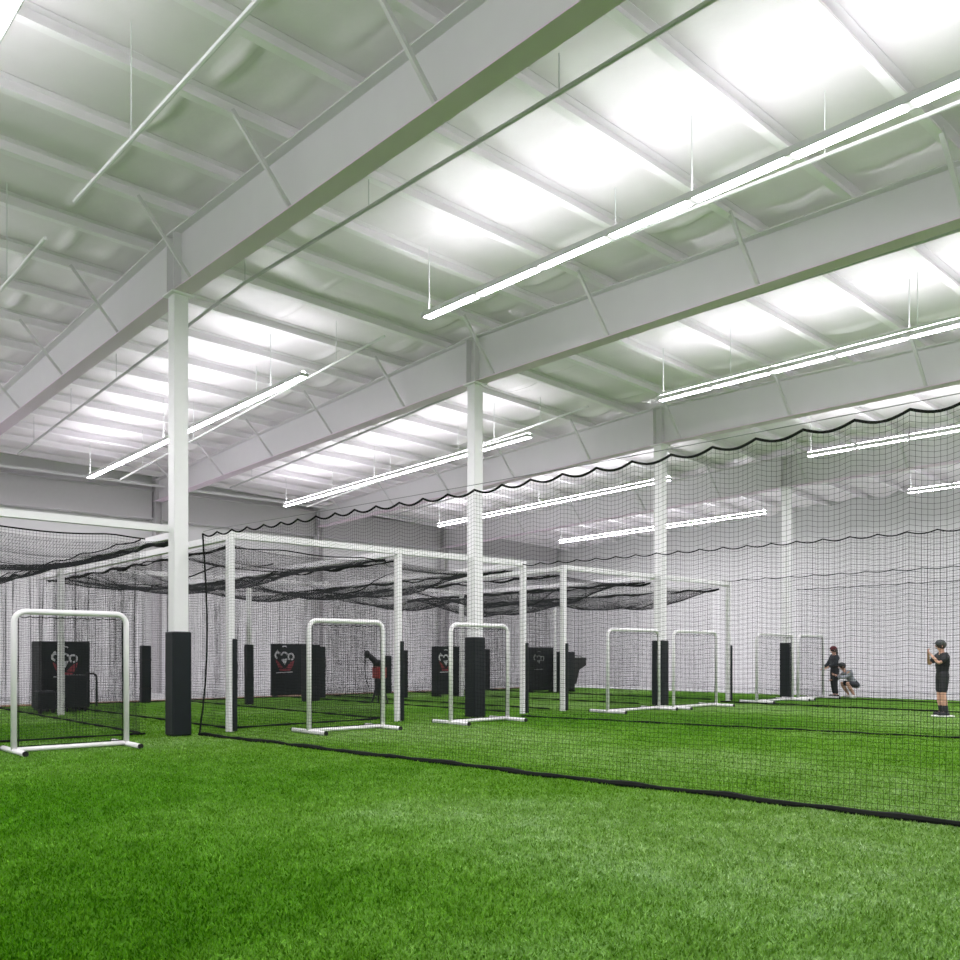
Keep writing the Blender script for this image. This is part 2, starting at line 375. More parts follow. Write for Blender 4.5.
light_run(-4.6, -12.65, 3.0, 7.65, 7.65, 1.42, 'long lit linear light behind the camera, right of the column row')
light_run(-4.6, -29.8, -16.8, 7.2, 7.5, 1.42, 'long lit linear light behind the camera, left of the column row')
# ---------------------------------------------------- sprinkler and conduit
def pipe(name, pts, r, m, label, cat='pipe', clips=0, group=None):
    p0 = Vector(pts[0]); t = thing(name, label, cat, p0, group)
    s = MB(); s.tube([Vector(p)-p0 for p in pts], r, 8); s.build('run', m, t)
    for j in range(clips):
        f = (j+.5)/clips*(len(pts)-1); q = min(int(f), len(pts)-2); a = Vector(pts[q]).lerp(Vector(pts[q+1]), f-q)
        s = MB(); zt = topz(a.x, a.y)+.06
        s.tube([a-p0, Vector((a.x, a.y, zt))-p0], .008, 5); s.build('hanger_rod', m, t)
    return t
pipe('sprinkler_pipe', [(-29.5, 8.0, 7.50), (COLX, 8.0, 8.32), (2.5, 8.0, 8.05)], .032, M['pipedark'], 'thin grey sprinkler pipe just beyond the nearest roof beam', clips=9)
pipe('sprinkler_pipe', [(-29.5, 14.95, 7.36), (COLX, 14.95, 8.17), (2.5, 14.95, 7.95)], .032, M['pipedark'], 'thin grey sprinkler pipe just beyond the second roof beam', clips=9)
pipe('sprinkler_pipe', [(-29.5, 22.0, 7.1), (COLX, 22.0, 7.9), (2.5, 22.0, 7.7)], .032, M['pipedark'], 'thin grey sprinkler pipe just beyond the third roof beam', clips=9)
pipe('conduit', [(-12.37, 4.05, 7.42), (3, 4.05, 7.45)], .028, M['pipe'], 'white conduit nearest the camera, its end hanging left of the nearest beam', clips=4)
pipe('conduit', [(-29.0, 4.05, 6.95), (-13.6, 4.05, 7.36)], .028, M['pipe'], 'white conduit at far left edge, running left of the nearest beam', clips=4)
pipe('conduit', [(-10.5, 10.9, 7.90), (3, 10.9, 7.50)], .028, M['pipe'], 'white conduit beside the brightest light run on the right', clips=4)
pipe('conduit', [(-29.0, 10.9, 7.05), (-14.8, 10.9, 7.92)], .028, M['pipe'], 'white conduit beside the left light run in the first bay', clips=4)
pipe('conduit', [(-12.5, 16.95, 7.42), (3, 16.95, 7.42)], .028, M['pipe'], 'white conduit beside the right light run over the third column', clips=4)
pipe('conduit', [(-29.0, 17.8, 6.95), (-15.3, 17.8, 7.88)], .028, M['pipe'], 'white conduit beside the left light run in the second bay', clips=4)

# ------------------------------------------------------------ divider nets
def divider(name, P0, P1, ztop, cell, r, n_scal, sag, label, ropeR, botR, wav, flop=True, edge=False, mat_=None):
    P0 = np.array(P0, float); P1 = np.array(P1, float); d = P1-P0; Ln = np.linalg.norm(d); nrm = np.array([-d[1], d[0]])/Ln
    base = thing(name, label, 'net', (P0[0], P0[1], 0), 'divider nets')
    def top(u): return ztop(u) - sag*np.abs(np.sin(PI*u*n_scal))
    def fn(u, v):
        zt = top(u); z = .02 + (zt-.02)*v
        off = wav*(np.sin(u*Ln*1.7+.6)+.6*np.sin(u*Ln*4.1+2))*(.35+.65*(1-v)) + (.22*np.maximum(0, .25-v)**1.2 if flop else 0)
        x = d[0]*u - nrm[0]*off; y = d[1]*u - nrm[1]*off
        return np.stack([x, y, z], -1)
    net('netting', fn, Ln, float(np.max(ztop(np.array([0., 1.])))), cell, r, (nrm[0], nrm[1], 0), mat_ or M['cord'], base)
    uu = np.linspace(0, 1, n_scal*10+1); pts = fn(uu, np.ones_like(uu))
    s = MB(); s.tube([tuple(p) for p in pts], ropeR, 6); s.build('top_rope', M['rope'], base)
    uu = np.linspace(0, 1, int(Ln*5)); pts = fn(uu, np.zeros_like(uu))
    s = MB(); s.tube([(p[0], p[1], max(botR*.9, .012)+.006*math.sin(j*1.3)) for j, p in enumerate(pts)], [botR*(1+.22*math.sin(j*.9)+.15*math.sin(j*2.3)) for j in range(len(pts))], 7); s.build('bottom_rope', M['rope'], base)
    if edge:
        vv = np.linspace(0, 1, 24); pts = fn(np.zeros_like(vv), vv)
        s = MB(); s.tube([(p[0]-.02*math.sin(3*v), p[1]+.1*math.sin(PI*v), p[2]) for p, v in zip(pts, vv)], .018, 6); s.build('side_rope', M['rope'], base)
    return base, top, P0, d, nrm, Ln
N1 = divider('divider_net', (-14.98, 7.08), (2.0, 8.31), lambda u: 3.56-.06*np.sin(PI*np.clip(u*1.2, 0, 1))+0*u, .05, .0017, 36, .06,
             'near black divider net hung from scalloped rope, running right from the nearest column', .015, .030, .03, edge=True)
# the wire the near net hangs from, with its clips
base, top, P0, d, nrm, Ln = N1
t = thing('suspension_wire', 'thin wire strung along the top of the near divider net', 'wire', (P0[0], P0[1], 3.6))
s = MB(); s.tube([(0, 0, 0)] + [(d[0]*u, d[1]*u, 3.56-.055*math.sin(PI*min(1, u*1.2))+.055-3.6+.0) for u in np.linspace(.02, 1, 60)], .005, 5); s.build('strand', M['cable'], t)
divider('divider_net', (-14.6, 14.70), (1.5, 17.6), lambda u: 3.52+.12*u, .05, .0017, 34, .05, 'black divider net running right from between the second column and the white cage', .013, .018, .03)
divider('divider_net', (-15.0, 23.6), (1.0, 23.5), lambda u: 3.66-.1*u, .06, .0016, 22, .04, 'black divider net crossing the turf behind the third column', .012, .022, .03)
divider('divider_net', (-15.0, 28.1), (1.0, 28.1), lambda u: 3.62+0*u, .06, .0016, 22, .03, 'farthest black divider net, behind the two players near the back wall', .012, .015, .02)

# ----------------------------------------------------------- batting cages
TZ = 3.64; XF, XB = -15.35, -23.3
def cage_post(t, x, y, pad=True, side=1, r=.062, z=TZ-.06):
    s = MB(); s.rbox(x-r, x+r, y-r, y+r, 0, z, .01); p = s.build('post', M['post'], t)
    if pad:
        s = MB(); s.rbox(x-r-.035, x+r+.035, y+.012 if side > 0 else y-r-.04, y+r+.04, .012, 1.72, .015)
        s.build('pad', M['pad'], p)
    return p
def rail(t, a, c, name='rail'):
    s = MB(); s.bar(a, c, .12, .12); return s.build(name, M['post'], t)
def cage(name, label, ys, ya, yb, back, front_from=None):
    t = thing(name, label, 'cage frame', (0, 0, 0), 'white cage frames')
    rail(t, (XF, ya, TZ), (XF, yb, TZ), 'header')
    rail(t, (XB, ya, TZ-.07), (XB, yb, TZ-.07), 'rear_header')
    for y in ys: rail(t, (XF-.06, y, TZ-.03), (-26.6, y, TZ-.07), 'side_rail')
    return t
A = cage('batting_cage', 'white tube batting cage frame at far left, ending at the nearest column', [6.93], -3.0, 6.9, True)
cage_post(A, XF, -2.9, False); cage_post(A, -22.35, 7.0, False, r=.065)
B = cage('batting_cage', 'white tube batting cage frame between the nearest and second columns', [7.78, 11.66, 15.46], 7.72, 15.52, True)
for y in (7.78, 11.66, 15.46): cage_post(B, XF, y)
cage_post(B, XB, 12.39, True, 0)
D = cage('batting_cage', 'white tube batting cage frame between the second and farthest columns', [16.9, 20.7, 24.5], 16.84, 24.56, True)
for y in (16.9, 24.5): cage_post(D, XF, y)
cage_post(D, XB, 20.45, False); cage_post(D, XB, 25.19, False, r=.045)

def wavy(a, c, z0, z1, amp, seed):
    """curtain of net from plan point a to c"""
    a = np.array(a, float); c = np.array(c, float); d = c-a; Ln = np.linalg.norm(d); n = np.array([-d[1], d[0]])/Ln
    def fn(u, v):
        o = amp*(np.sin(u*Ln*2.3+seed)+.7*np.sin(u*Ln*5.3+seed*2.1)+.35*np.sin(u*Ln*9+seed))*(.25+.75*np.sin(PI*np.clip(v, 0, 1))) + .10*np.maximum(0, .12-v)
        return np.stack([a[0]+d[0]*u+n[0]*o, a[1]+d[1]*u+n[1]*o, z0+(z1-.05*np.abs(np.sin(u*Ln*1.6+seed))-z0)*v], -1)
    return fn, Ln, n
def curtain(label, a, c, seed, z1=3.52, amp=.05, cell=.052, r=.0023, group='cage curtain nets', bot=True, z0=.02):
    fn, Ln, n = wavy(a, c, z0, z1, amp, seed)
    t = thing('cage_net', label, 'net', (0, 0, 0), group)
    net('netting', fn, Ln, z1, cell, r, (n[0], n[1], 0), M['cordfine'], t)
    uu = np.linspace(0, 1, int(Ln*6))
    P = fn(uu, np.ones_like(uu)); s = MB(); s.tube([tuple(p) for p in P], .014, 5); s.build('top_rope', M['rope'], t)
    if bot:
        P = fn(uu, np.zeros_like(uu)); s = MB(); s.tube([(p[0], p[1], .03) for p in P], [.020*(1+.3*math.sin(j*1.1)) for j in range(len(uu))], 6); s.build('bottom_rope', M['rope'], t)
    return t
XC = -26.5
curtain('black side net of the leftmost cage, hanging beside the nearest column', (-15.9, 6.35), (XC, 6.6), 1.0)
curtain('black front net of the leftmost cage, behind the nearest practice screen', (-15.75, 6.35), (-16.2, -2.5), 2.2)
curtain('left side net of the middle cage, right of the nearest column', (-15.9, 8.02), (XC, 8.1), 3.1)
curtain('front net of the middle cage, behind the second practice screen', (-15.85, 8.0), (-15.95, 11.55), 4.4)
curtain('centre net dividing the middle cage into two lanes', (-15.9, 11.72), (XC, 11.8), 5.2)
curtain('right side net of the middle cage, in line with the second column', (-15.9, 15.4), (XC, 15.5), 6.6)
curtain('left side net of the far cage', (-15.9, 17.0), (XC, 17.1), 7.1)
curtain('centre net dividing the far cage into two lanes', (-15.9, 20.75), (XC, 20.85), 8.3)
curtain('right side net of the far cage, beside the farthest column', (-15.9, 24.4), (XC, 24.5), 9.5)
curtain('back net of the leftmost cage, against the left wall', (XC, -2.5), (XC, 6.5), 10.1, amp=.09)
curtain('back net of the middle cage, against the left wall', (XC, 7.9), (XC, 15.5), 11.3, amp=.09)
curtain('back net of the far cage, against the left wall', (XC, 16.9), (XC, 28.5), 12.7, amp=.09)

def hammock(label, x0, x1, y0, y1, sag, seed, peaks=3, folds=True):
    """roof net slung between the rails, sagging in the middle"""
    t = thing('cage_roof_net', label, 'net', (0, 0, 0), 'sagging cage roof nets')
    def fn(u, v):
        e = 4*v*(1-v)
        lump = 1+.30*np.sin(u*PI*peaks+seed)+.16*np.sin(u*PI*(peaks*2+1)+2*seed)
        ends = np.minimum(1, 6*u)*np.minimum(1, 6*(1-u))
        z = TZ-.12 - sag*e**.8*lump*(.35+.65*ends) - .03*np.abs(np.sin(u*PI*9+seed))
        return np.stack([x0+(x1-x0)*u+.03*np.sin(v*9+seed), y0+(y1-y0)*v+.05*np.sin(u*14+seed)*e, z], -1)
    net('netting', fn, abs(x1-x0), abs(y1-y0), .046, .0026, (0, 0, 1), M['cordfine'], t)
    for v in (0.0, 1.0):                                         # gathered edge of the net along the rail
        uu = np.linspace(0, 1, 60); P = fn(uu, np.full_like(uu, v))
        s = MB(); s.tube([(p[0], p[1]+(.09 if v == 0 else -.09), p[2]-.05-.025*math.sin(j*.8+seed)) for j, p in enumerate(P)], [.028*(1+.45*math.sin(j*.37+seed)+.25*math.sin(j*1.1)) for j in range(60)], 6)
        s.build('gathered_edge', M['rope'], t)
    for q, v in enumerate((.36, .66) if folds else ()):                           # folds of loose net lying in the sag
        uu = np.linspace(.06, .94, 60); P = fn(uu, v+.12*np.sin(uu*5+seed+q*2))
        s = MB(); s.tube([tuple(p) for p in P], [.0105*(1+.6*math.sin(j*.31+seed+q)) for j in range(60)], 6); s.build('net_fold', M['rope'], t)
    return t
hammock('dark sagging roof net over the lane of the leftmost cage', -15.6, XC, 3.0, 6.85, .40, .4, folds=False)
hammock('dark sagging roof net over the outer lane of the leftmost cage', -15.6, XC, -1.0, 2.95, .40, 1.7, folds=False)
hammock('dark sagging roof net over the left lane of the middle cage', -15.6, XC, 7.9, 11.6, .40, 2.9)
hammock('dark sagging roof net over the right lane of the middle cage', -15.6, XC, 11.72, 15.40, .46, 4.2)
hammock('dark sagging roof net over the left lane of the far cage', -15.6, XC, 16.98, 20.64, .52, 5.1)
hammock('dark sagging roof net over the right lane of the far cage', -15.6, XC, 20.76, 24.44, .55, 6.3)
# ------------------------------------------------------- practice screens
def screen_mesh(w, h=2.05, foot=1.1):
    t = thing('practice_screen', 'x', 'screen', (0, 0, 0), 'white tube practice screens')
    r = .042; R = .16; z0 = .06
    pts = [(0, -w/2, z0), (0, -w/2, h-R)] + [(0, -w/2+R-R*math.cos(a), h-R+R*math.sin(a)) for a in np.linspace(.2, PI/2, 6)]
    pts += [(0, w/2-R+R*math.sin(a), h-R+R*math.cos(a)) for a in np.linspace(0, PI/2-.2, 6)] + [(0, w/2, h-R), (0, w/2, z0)]
    s = MB(); s.tube(pts, r, 10); s.build('frame', M['white'], t, smooth=True)
    s = MB(); s.tube([(0, -w/2, .055), (0, w/2, .055)], .034, 10); s.build('bottom_bar', M['white'], t, smooth=True)
    for sg in (-1, 1):
        s = MB(); y = sg*w/2; s.tube([(-foot/2, y, .04), (foot/2, y, .04)], .04, 10); f = s.build('foot', M['white'], t, smooth=True)
        s = MB()
        for e in (-1, 1): s.tube([(e*foot/2, y, .04), (e*(foot/2+.025), y, .04)], .042, 10)
        s.build('end_cap', M['black'], f)
    yw = w/2-.06
    def fn(u, v):
        o = .05*np.sin(PI*u)*np.sin(PI*v)+.012*np.sin(9*u+4*v)
        sag = .02*np.abs(np.sin(PI*u*10))*v
        return np.stack([-o, -yw+2*yw*u, .10+(h-.07-.10)*v-sag], -1)
    net('netting', fn, 2*yw, h-.2, .045, .0017, (1, 0, 0), M['cord'], t)
    s = MB(); A2 = np.linspace(0, 1, 40)
    loop = [fn(np.array(a), np.array(1.)) for a in A2] + [fn(np.array(1.), np.array(1-a)) for a in A2] + [fn(np.array(1-a), np.array(0.)) for a in A2] + [fn(np.array(0.), np.array(a)) for a in A2]
    s.tube([tuple(p) for p in loop], .008, 5); s.build('lacing_rope', M['rope'], t)
    return t
SC = [(-14.02, 3.75, 5.36, 'white tube practice screen nearest the camera, left of the nearest padded column'),
      (-14.0, 8.63, 10.27, 'white tube practice screen standing between the nearest and second padded columns'),
      (-13.95, 11.95, 13.57, 'white tube practice screen standing in front of the second padded column'),
      (-14.05, 17.08, 19.15, 'white tube practice screen touching the left side of the third padded column'),
      (-13.95, 19.65, 21.65, 'white tube practice screen just right of the third padded column'),
      (-14.05, 23.95, 26.05, 'white tube practice screen just left of the farthest padded column'),
      (-14.15, 26.6, 28.25, 'white tube practice screen beside the far player in black hoodie')]
for i, (x, y0, y1, lab) in enumerate(SC):
    o = screen_mesh(y1-y0); o.location = (x, (y0+y1)/2, 0); o['label'] = lab

# ------------------------------------------- backdrop panels and machines
def emblem(t, x, y, z, s, red=True):
    """printed mark: curled white letters over a red winged base with a white line below, on the face x"""
    w = MB(); r_ = MB()
    def arc(mb, cy, cz, R, a0, a1, wd, n=14):
        A_ = np.linspace(a0, a1, n)
        vs = [(x, y+s*(cy+(R-wd)*math.cos(a)), z+s*(cz+(R-wd)*math.sin(a))) for a in A_] + [(x, y+s*(cy+(R+wd)*math.cos(a)), z+s*(cz+(R+wd)*math.sin(a))) for a in A_]
        mb.add(vs, [(k, k+1, n+k+1, n+k) for k in range(n-1)])
    def poly(mb, P): mb.add([(x+.001, y+s*p[0], z+s*p[1]) for p in P], [tuple(range(len(P)))])
    arc(w, -.34, .20, .13, .6, 4.6, .045); arc(w, .33, .14, .14, -1.6, 4.2, .04); arc(w, 0, .16, .17, .3, 2.9, .04)
    poly(w, [(-.18, .02), (.16, .06), (.02, -.24)]); arc(w, 0, .42, .20, .9, 2.2, .025)
    poly(w, [(-.46, .34), (-.36, .46), (-.30, .36)])
    poly(w, [(-.42, -.60), (.42, -.58), (.42, -.545), (-.42, -.565)])
    poly(r_, [(-.46, .02), (-.30, -.10), (-.08, -.36), (-.32, -.34), (-.40, -.16)]); poly(r_, [(.50, -.02), (.30, -.12), (.08, -.36), (.36, -.40), (.46, -.2)])
    poly(r_, [(-.30, -.40), (.34, -.42), (.30, -.50), (-.26, -.49)])
    w.build('emblem', M['markwhite'] if red else M['markgrey'], t)
    if red: r_.build('emblem', M['red'], t)

def panel(label, x0, x1, y0, y1, h, ey=None, es=.42, red=True, side=True):
    t = thing('backdrop_panel', label, 'panel', (x1, (y0+y1)/2, 0), 'padded black backdrop panels')
    w = (y1-y0)/2; dx = x0-x1
    s = MB(); s.rbox(dx, 0, -w, w, .06, h, .03); s.build('padding', M['pad'], t)
    s = MB()
    for yy in (-w*.8, w*.8): s.box(dx-.05, .05, yy-.04, yy+.04, 0, .06)
    s.build('base_rail', M['black'], t)
    s = MB(); s.box(.001, .006, -w+.03, w-.03, h*.53, h*.53+.012); s.build('seam', M['black'], t)
    if ey is not None: emblem(t, .008, ey, h*.70, es, red)
    return t
panel('black padded backdrop panel with emblem, behind the nearest practice screen', -24.9, -24.0, 7.07, 8.24, 1.77, -.05, .64)
panel('black padded backdrop panel with white and red emblem, left of the second practice screen', -26.84, -26.7, 15.04, 16.45, 1.80, -.24, .74)
panel('black padded backdrop panel with red emblem, left of the second padded column', -23.8, -23.45, 19.5, 20.5, 1.72, -.14, .64)
panel('black padded backdrop panel with grey emblem, right of the second padded column', -23.85, -23.7, 24.22, 25.65, 1.72, -.22, .58, red=False)

def pad_block(label, x, y0, y1, h, dpt=.3):
    t = thing('padded_post', label, 'padded post', (x, (y0+y1)/2, 0), 'padded black posts at the cage backs')
    w = (y1-y0)/2
    s = MB(); s.rbox(-dpt, 0, -w, w, .012, h, .025); s.build('pad', M['pad'], t)
    s = MB()
    for zz in (h*.25, h*.75): s.box(-dpt-.004, .004, -w-.004, w+.004, zz-.02, zz+.02)
    s.build('strap', M['black'], t)
    return t
pad_block('slim black padded post left of the nearest padded column', -26.2, 10.47, 10.76, 1.70, .2)
pad_block('black padded post touching the white and red emblem panel, behind the second practice screen', -23.6, 14.46, 14.95, 1.74)
pad_block('rearmost black padded post right of the white and red emblem panel', -25.3, 15.92, 16.24, 1.70)
pad_block('black padded post just right of the middle cage post', -23.5, 17.98, 18.28, 1.58)
pad_block('short black padded post seen left of the middle cage post', -26.4, 19.53, 19.78, 1.40)
pad_block('black padded post peeking out right of the second padded column', -26.3, 24.2, 24.62, 1.66)

# ball cart with a bent tube handle, in front of the left panel
t = thing('ball_cart', 'low black ball cart with bent tube handle, in front of the leftmost backdrop', 'cart', (-23.55, 7.72, 0))
s = MB(); s.rbox(-.3, .25, -.30, .22, .12, .92, .03); s.build('bin', M['pad'], t)
s = MB(); s.tube([(.2, .22, .95), (.2, .38, .95), (.2, .44, .90), (.2, .46, .78), (.2, .46, .12)], .028, 8); s.build('handle', M['black'], t, smooth=True)
for sx in (-.22, .18):
    for sy in (-.26, .18):
        s = MB(); s.tube([(sx, sy-.02, .06), (sx, sy+.02, .06)], .06, 12); s.build('caster', M['black'], t)
t = thing('pitching_machine', 'squat black machine at the foot of the leftmost backdrop panel', 'machine', (-23.3, 6.98, 0))
s = MB(); s.rbox(-.35, .2, -.25, .15, .10, .55, .05); s.build('body', M['pad'], t)
for sy in (-.2, .1):
    s = MB(); s.tube([(.12, sy-.03, .09), (.12, sy+.03, .09)], .09, 14); s.build('wheel', M['black'], t)

# hopper machine right of the far panel
t = thing('hopper_machine', 'black ball machine with flared hopper on top, behind white cage post', 'machine', (-23.3, 26.1, 0))
s = MB(); s.rbox(-.35, .1, -.75, .15, .08, 1.55, .04); s.build('body', M['pad'], t)
s = MB(); s.prism([(.05, .25), (.22, .30), (.42, .85), (.80, 1.02), (.82, 1.32), (.05, 1.32)], 'x', -.3, .08); s.build('hopper', M['black'], t)
s = MB(); s.bar((-.1, .05, 1.40), (-.1, .72, 1.36), .06, .03); s.build('hopper_rim', M['markgrey'], t)
for sy in (-.6, .05):
    s = MB(); s.box(-.3, .15, sy-.04, sy+.04, 0, .08); s.build('skid', M['black'], t)

# wheel pitching machine on a tripod with red housing
t = thing('pitching_machine', 'red and black tripod pitching machine seen through the second practice screen', 'machine', (-21.6, 15.72, 0))
s = MB(); s.rbox(-.16, .16, -.17, .17, .72, 1.08, .05); s.build('motor_housing', M['redbright'], t)
s = MB(); s.tube([(0, .12, 1.05), (0, -.12, 1.2), (0, -.38, 1.42)], [.11, .10, .075], 10); s.build('feed_chute', M['black'], t, smooth=True)
s = MB(); s.ball((0, -.44, 1.44), .10, sc=(1, .9, 1.25)); s.build('feed_head', M['black'], t, smooth=True)
for a in (.3, 2.4, 4.5):
    s = MB(); s.tube([(0, 0, .75), (.35*math.cos(a), .22*math.sin(a), .02)], [.05, .028], 8); s.build('leg', M['black'], t)
s = MB(); s.rbox(-.1, .1, -.12, .14, .22, .72, .03); s.build('control_box', M['black'], t)
s = MB(); s.tube([(.0, -.50, 1.40), (.02, -.53, 1.1), (0, -.50, .75), (.05, -.40, .45)], .014, 6); s.build('cable', M['rope'], t)
for sx in (-.12, .12):
    s = MB(); s.tube([(sx-.04, .02, 1.15), (sx+.04, .02, 1.15)], .14, 18); s.build('wheel', M['black'], t)

# -------------------------------------------------------------------- people
def skin_fig(name, joints, edges, m, parent, root=0, sub=2):
    """one continuous limb-and-trunk surface grown along a joint skeleton; joints: [(x,y,z,rx,ry)]"""
    me = bpy.data.meshes.new(name); me.from_pydata([j[:3] for j in joints], edges, []); me.materials.append(m)
    o = bpy.data.objects.new(name, me); C.objects.link(o); o.parent = parent
    sk = o.modifiers.new('Skin', 'SKIN'); sk.use_smooth_shade = True
    if not me.skin_vertices: me.attributes  # layer made by the modifier
    lay = me.skin_vertices[0].data if me.skin_vertices else None
    if lay is None:
        return o
    for i, j in enumerate(joints):
        lay[i].radius = (j[3], j[4] if len(j) > 4 else j[3]); lay[i].use_root = (i == root)
    sb = o.modifiers.new('Subdivision', 'SUBSURF'); sb.levels = sub; sb.render_levels = sub
    return o

def hand(joints, edges, wrist, d, side):
    """palm, four fingers and a thumb continuing from joint index wrist; d = pointing direction"""
    d = Vector(d).normalized(); w = Vector(joints[wrist][:3]); s_ = Vector(side).normalized(); n = d.cross(s_)
    p = w + d*.055; joints.append((*p, .030, .016)); pi = len(joints)-1; edges.append((wrist, pi))
    for f, ln in ((-.026, .062), (-.009, .074), (.009, .070), (.026, .074)):
        a = w + d*.10 + s_*f; c = a + d*ln*.55 + n*.010; e = c + d*ln*.35 + n*.026
        k0 = len(joints); joints.append((*a, .0090)); joints.append((*c, .0082)); joints.append((*e, .0068)); edges += [(pi, k0), (k0, k0+1), (k0+1, k0+2)]
    a = w + d*.03 - s_*.032; c = a + d*.035 - s_*.022 + n*.012; k0 = len(joints); joints.append((*a, .0105)); joints.append((*c, .0085)); edges += [(pi, k0), (k0, k0+1)]

def person(label, loc, rz, pose, cloth, H=1.76):
    """pose: dict of joint points in metres (x forward, y to the figure's left, z up)"""
    t = thing('person', label, 'person', loc); t.rotation_euler.z = rz
    P = {k: Vector(v) for k, v in pose.items()}
    J = []; E = []; ix = {}
    def j(n, p, rx, ry=None): ix[n] = len(J); J.append((*p, rx, ry or rx)); return ix[n]
    def e(a, c): E.append((ix[a], ix[c]))
    j('pelvis', P['pelvis'], .10, .08); j('waist', P['pelvis'].lerp(P['chest'], .45), .092, .072); j('chest', P['chest'], .125, .09); j('neckb', P['chest'].lerp(P['neck'], .75), .075, .07)
    j('neck', P['neck'], .054); e('pelvis', 'waist'); e('waist', 'chest'); e('chest', 'neckb'); e('neckb', 'neck')
    hd = P['head']; up_ = (hd-P['neck']).normalized()
    j('jaw', P['neck'].lerp(hd, .45), .068, .075); j('head', hd, .085, .098); j('crown', hd+up_*.075, .066, .078); e('neck', 'jaw'); e('jaw', 'head'); e('head', 'crown')
    for s_ in 'lr':
        j('sh'+s_, P['sh'+s_], .062); j('el'+s_, P['el'+s_], .042); j('wr'+s_, P['wr'+s_], .028); E.append((ix['chest'], ix['sh'+s_])); e('sh'+s_, 'el'+s_); e('el'+s_, 'wr'+s_)
        j('hip'+s_, P['hip'+s_], .095); j('kn'+s_, P['kn'+s_], .060); j('ca'+s_, P['kn'+s_].lerp(P['an'+s_], .35), .074); j('an'+s_, P['an'+s_], .038); j('to'+s_, P['to'+s_], .036, .028)
        E.append((ix['pelvis'], ix['hip'+s_])); e('hip'+s_, 'kn'+s_); e('kn'+s_, 'ca'+s_); e('ca'+s_, 'an'+s_); e('an'+s_, 'to'+s_)
        hand(J, E, ix['wr'+s_], P['wr'+s_]-P['el'+s_], (0, 0, 1) if abs((P['wr'+s_]-P['el'+s_]).normalized().z) < .7 else (0, 1, 0))
    skin_fig('body', J, E, M['skin'], t)
    f = Vector(pose.get('face', (1, 0, 0))).normalized(); lf = Vector((0, 0, 1)).cross(f).normalized()
    s = MB(); s.tube([hd+f*.092+Vector((0, 0, .02)), hd+f*.118+Vector((0, 0, -.022)), hd+f*.098+Vector((0, 0, -.03))], [.009, .016, .008], 8); s.build('nose', M['skin'], t, smooth=True)
    s = MB(); s.bar(hd+f*.096+lf*.025+Vector((0, 0, -.055)), hd+f*.096-lf*.025+Vector((0, 0, -.055)), .012, .010); s.build('mouth', M['maroon'], t)
    for q in (-1, 1):
        s = MB(); s.ball(hd+f*.088+lf*.034*q+Vector((0, 0, .012)), .013, 8, 6); s.build('eye', M['black'], t)
        s = MB(); s.ball(hd+lf*.092*q, .03, 8, 6, sc=(.5, .5, 1)); s.build('ear', M['skin'], t, smooth=True)
    def cl(name, chain, m, sub=2):
        JJ = []; EE = []
        for pts in chain:
            k0 = len(JJ)
            for p, rx, ry in pts[1:]: JJ.append((*p, rx, ry))
            for q in range(len(pts)-2): EE.append((k0+q, k0+q+1))
            if pts[0] is not None: EE.append((pts[0], k0))
        return skin_fig(name, JJ, EE, m, t, 0, sub)
    ch, pv = P['chest'], P['pelvis']
    sl = cloth['sleeve']
    def arm(s_):
        a = [(P['sh'+s_], .096, .096), (P['sh'+s_].lerp(P['el'+s_], .55), .074, .074)]
        if sl == 'long': a += [(P['el'+s_], .070, .070), (P['el'+s_].lerp(P['wr'+s_], 1.0), .056, .056)]
        else: a += [(P['sh'+s_].lerp(P['el'+s_], .80), .072, .072)]
        return [2] + a
    cl('shirt', [[None, (pv+(pv-ch)*.36, .150, .128), (pv.lerp(ch, .30), .146, .122), (ch, .172, .130), (ch.lerp(P['neck'], .62), .105, .10)], arm('l'), arm('r')], cloth['shirt'])
    lo = cloth['legs']
    def leg(s_):
        a = [(P['hip'+s_], .118, .112), (P['hip'+s_].lerp(P['kn'+s_], .6), .096, .092)]
        if lo == 'long': a += [(P['kn'+s_], .078, .078), (P['kn'+s_].lerp(P['an'+s_], .95), .060, .060)]
        else: a += [(P['hip'+s_].lerp(P['kn'+s_], .93), .092, .090)]
        return [0] + a
    cl('trousers' if lo == 'long' else 'shorts', [[None, (pv, .140, .118), (pv+(ch-pv)*.42, .136, .114)], leg('l'), leg('r')], cloth['bottom'])
    for s_ in 'lr':
        if cloth.get('sock'):
            skin_fig('sock', [(*(P['an'+s_]-Vector((0,0,.03))), .062, .062), (*P['kn'+s_].lerp(P['an'+s_], .5), .075, .075)], [(0, 1)], cloth['sock'], t)
        a, to = P['an'+s_], P['to'+s_]
        fw_ = (to-a); fw_.z = 0; fw_.normalize()
        heel = Vector((a.x, a.y, .05))-fw_*.05; toe = Vector((to.x, to.y, .042))
        skin_fig('shoe', [(*(heel-fw_*.03), .062, .062), (*heel.lerp(toe, .5), .066, .062), (*(toe+fw_*.05), .058, .048)], [(0, 1), (1, 2)], cloth['shoe'], t)
    if cloth.get('hair'):
        s = MB(); c0 = hd - f*.018 + Vector((0, 0, .030)); s.ball(c0, .112, 16, 10, sc=(1, 1, 1.02))
        if cloth.get('longhair'): s.tube([c0-f*.06, hd-f*.11+Vector((0, 0, -.10)), hd-f*.10+Vector((0, 0, -.22))], [.07, .06, .03], 8)
        s.build('hair', cloth['hair'], t, smooth=True)
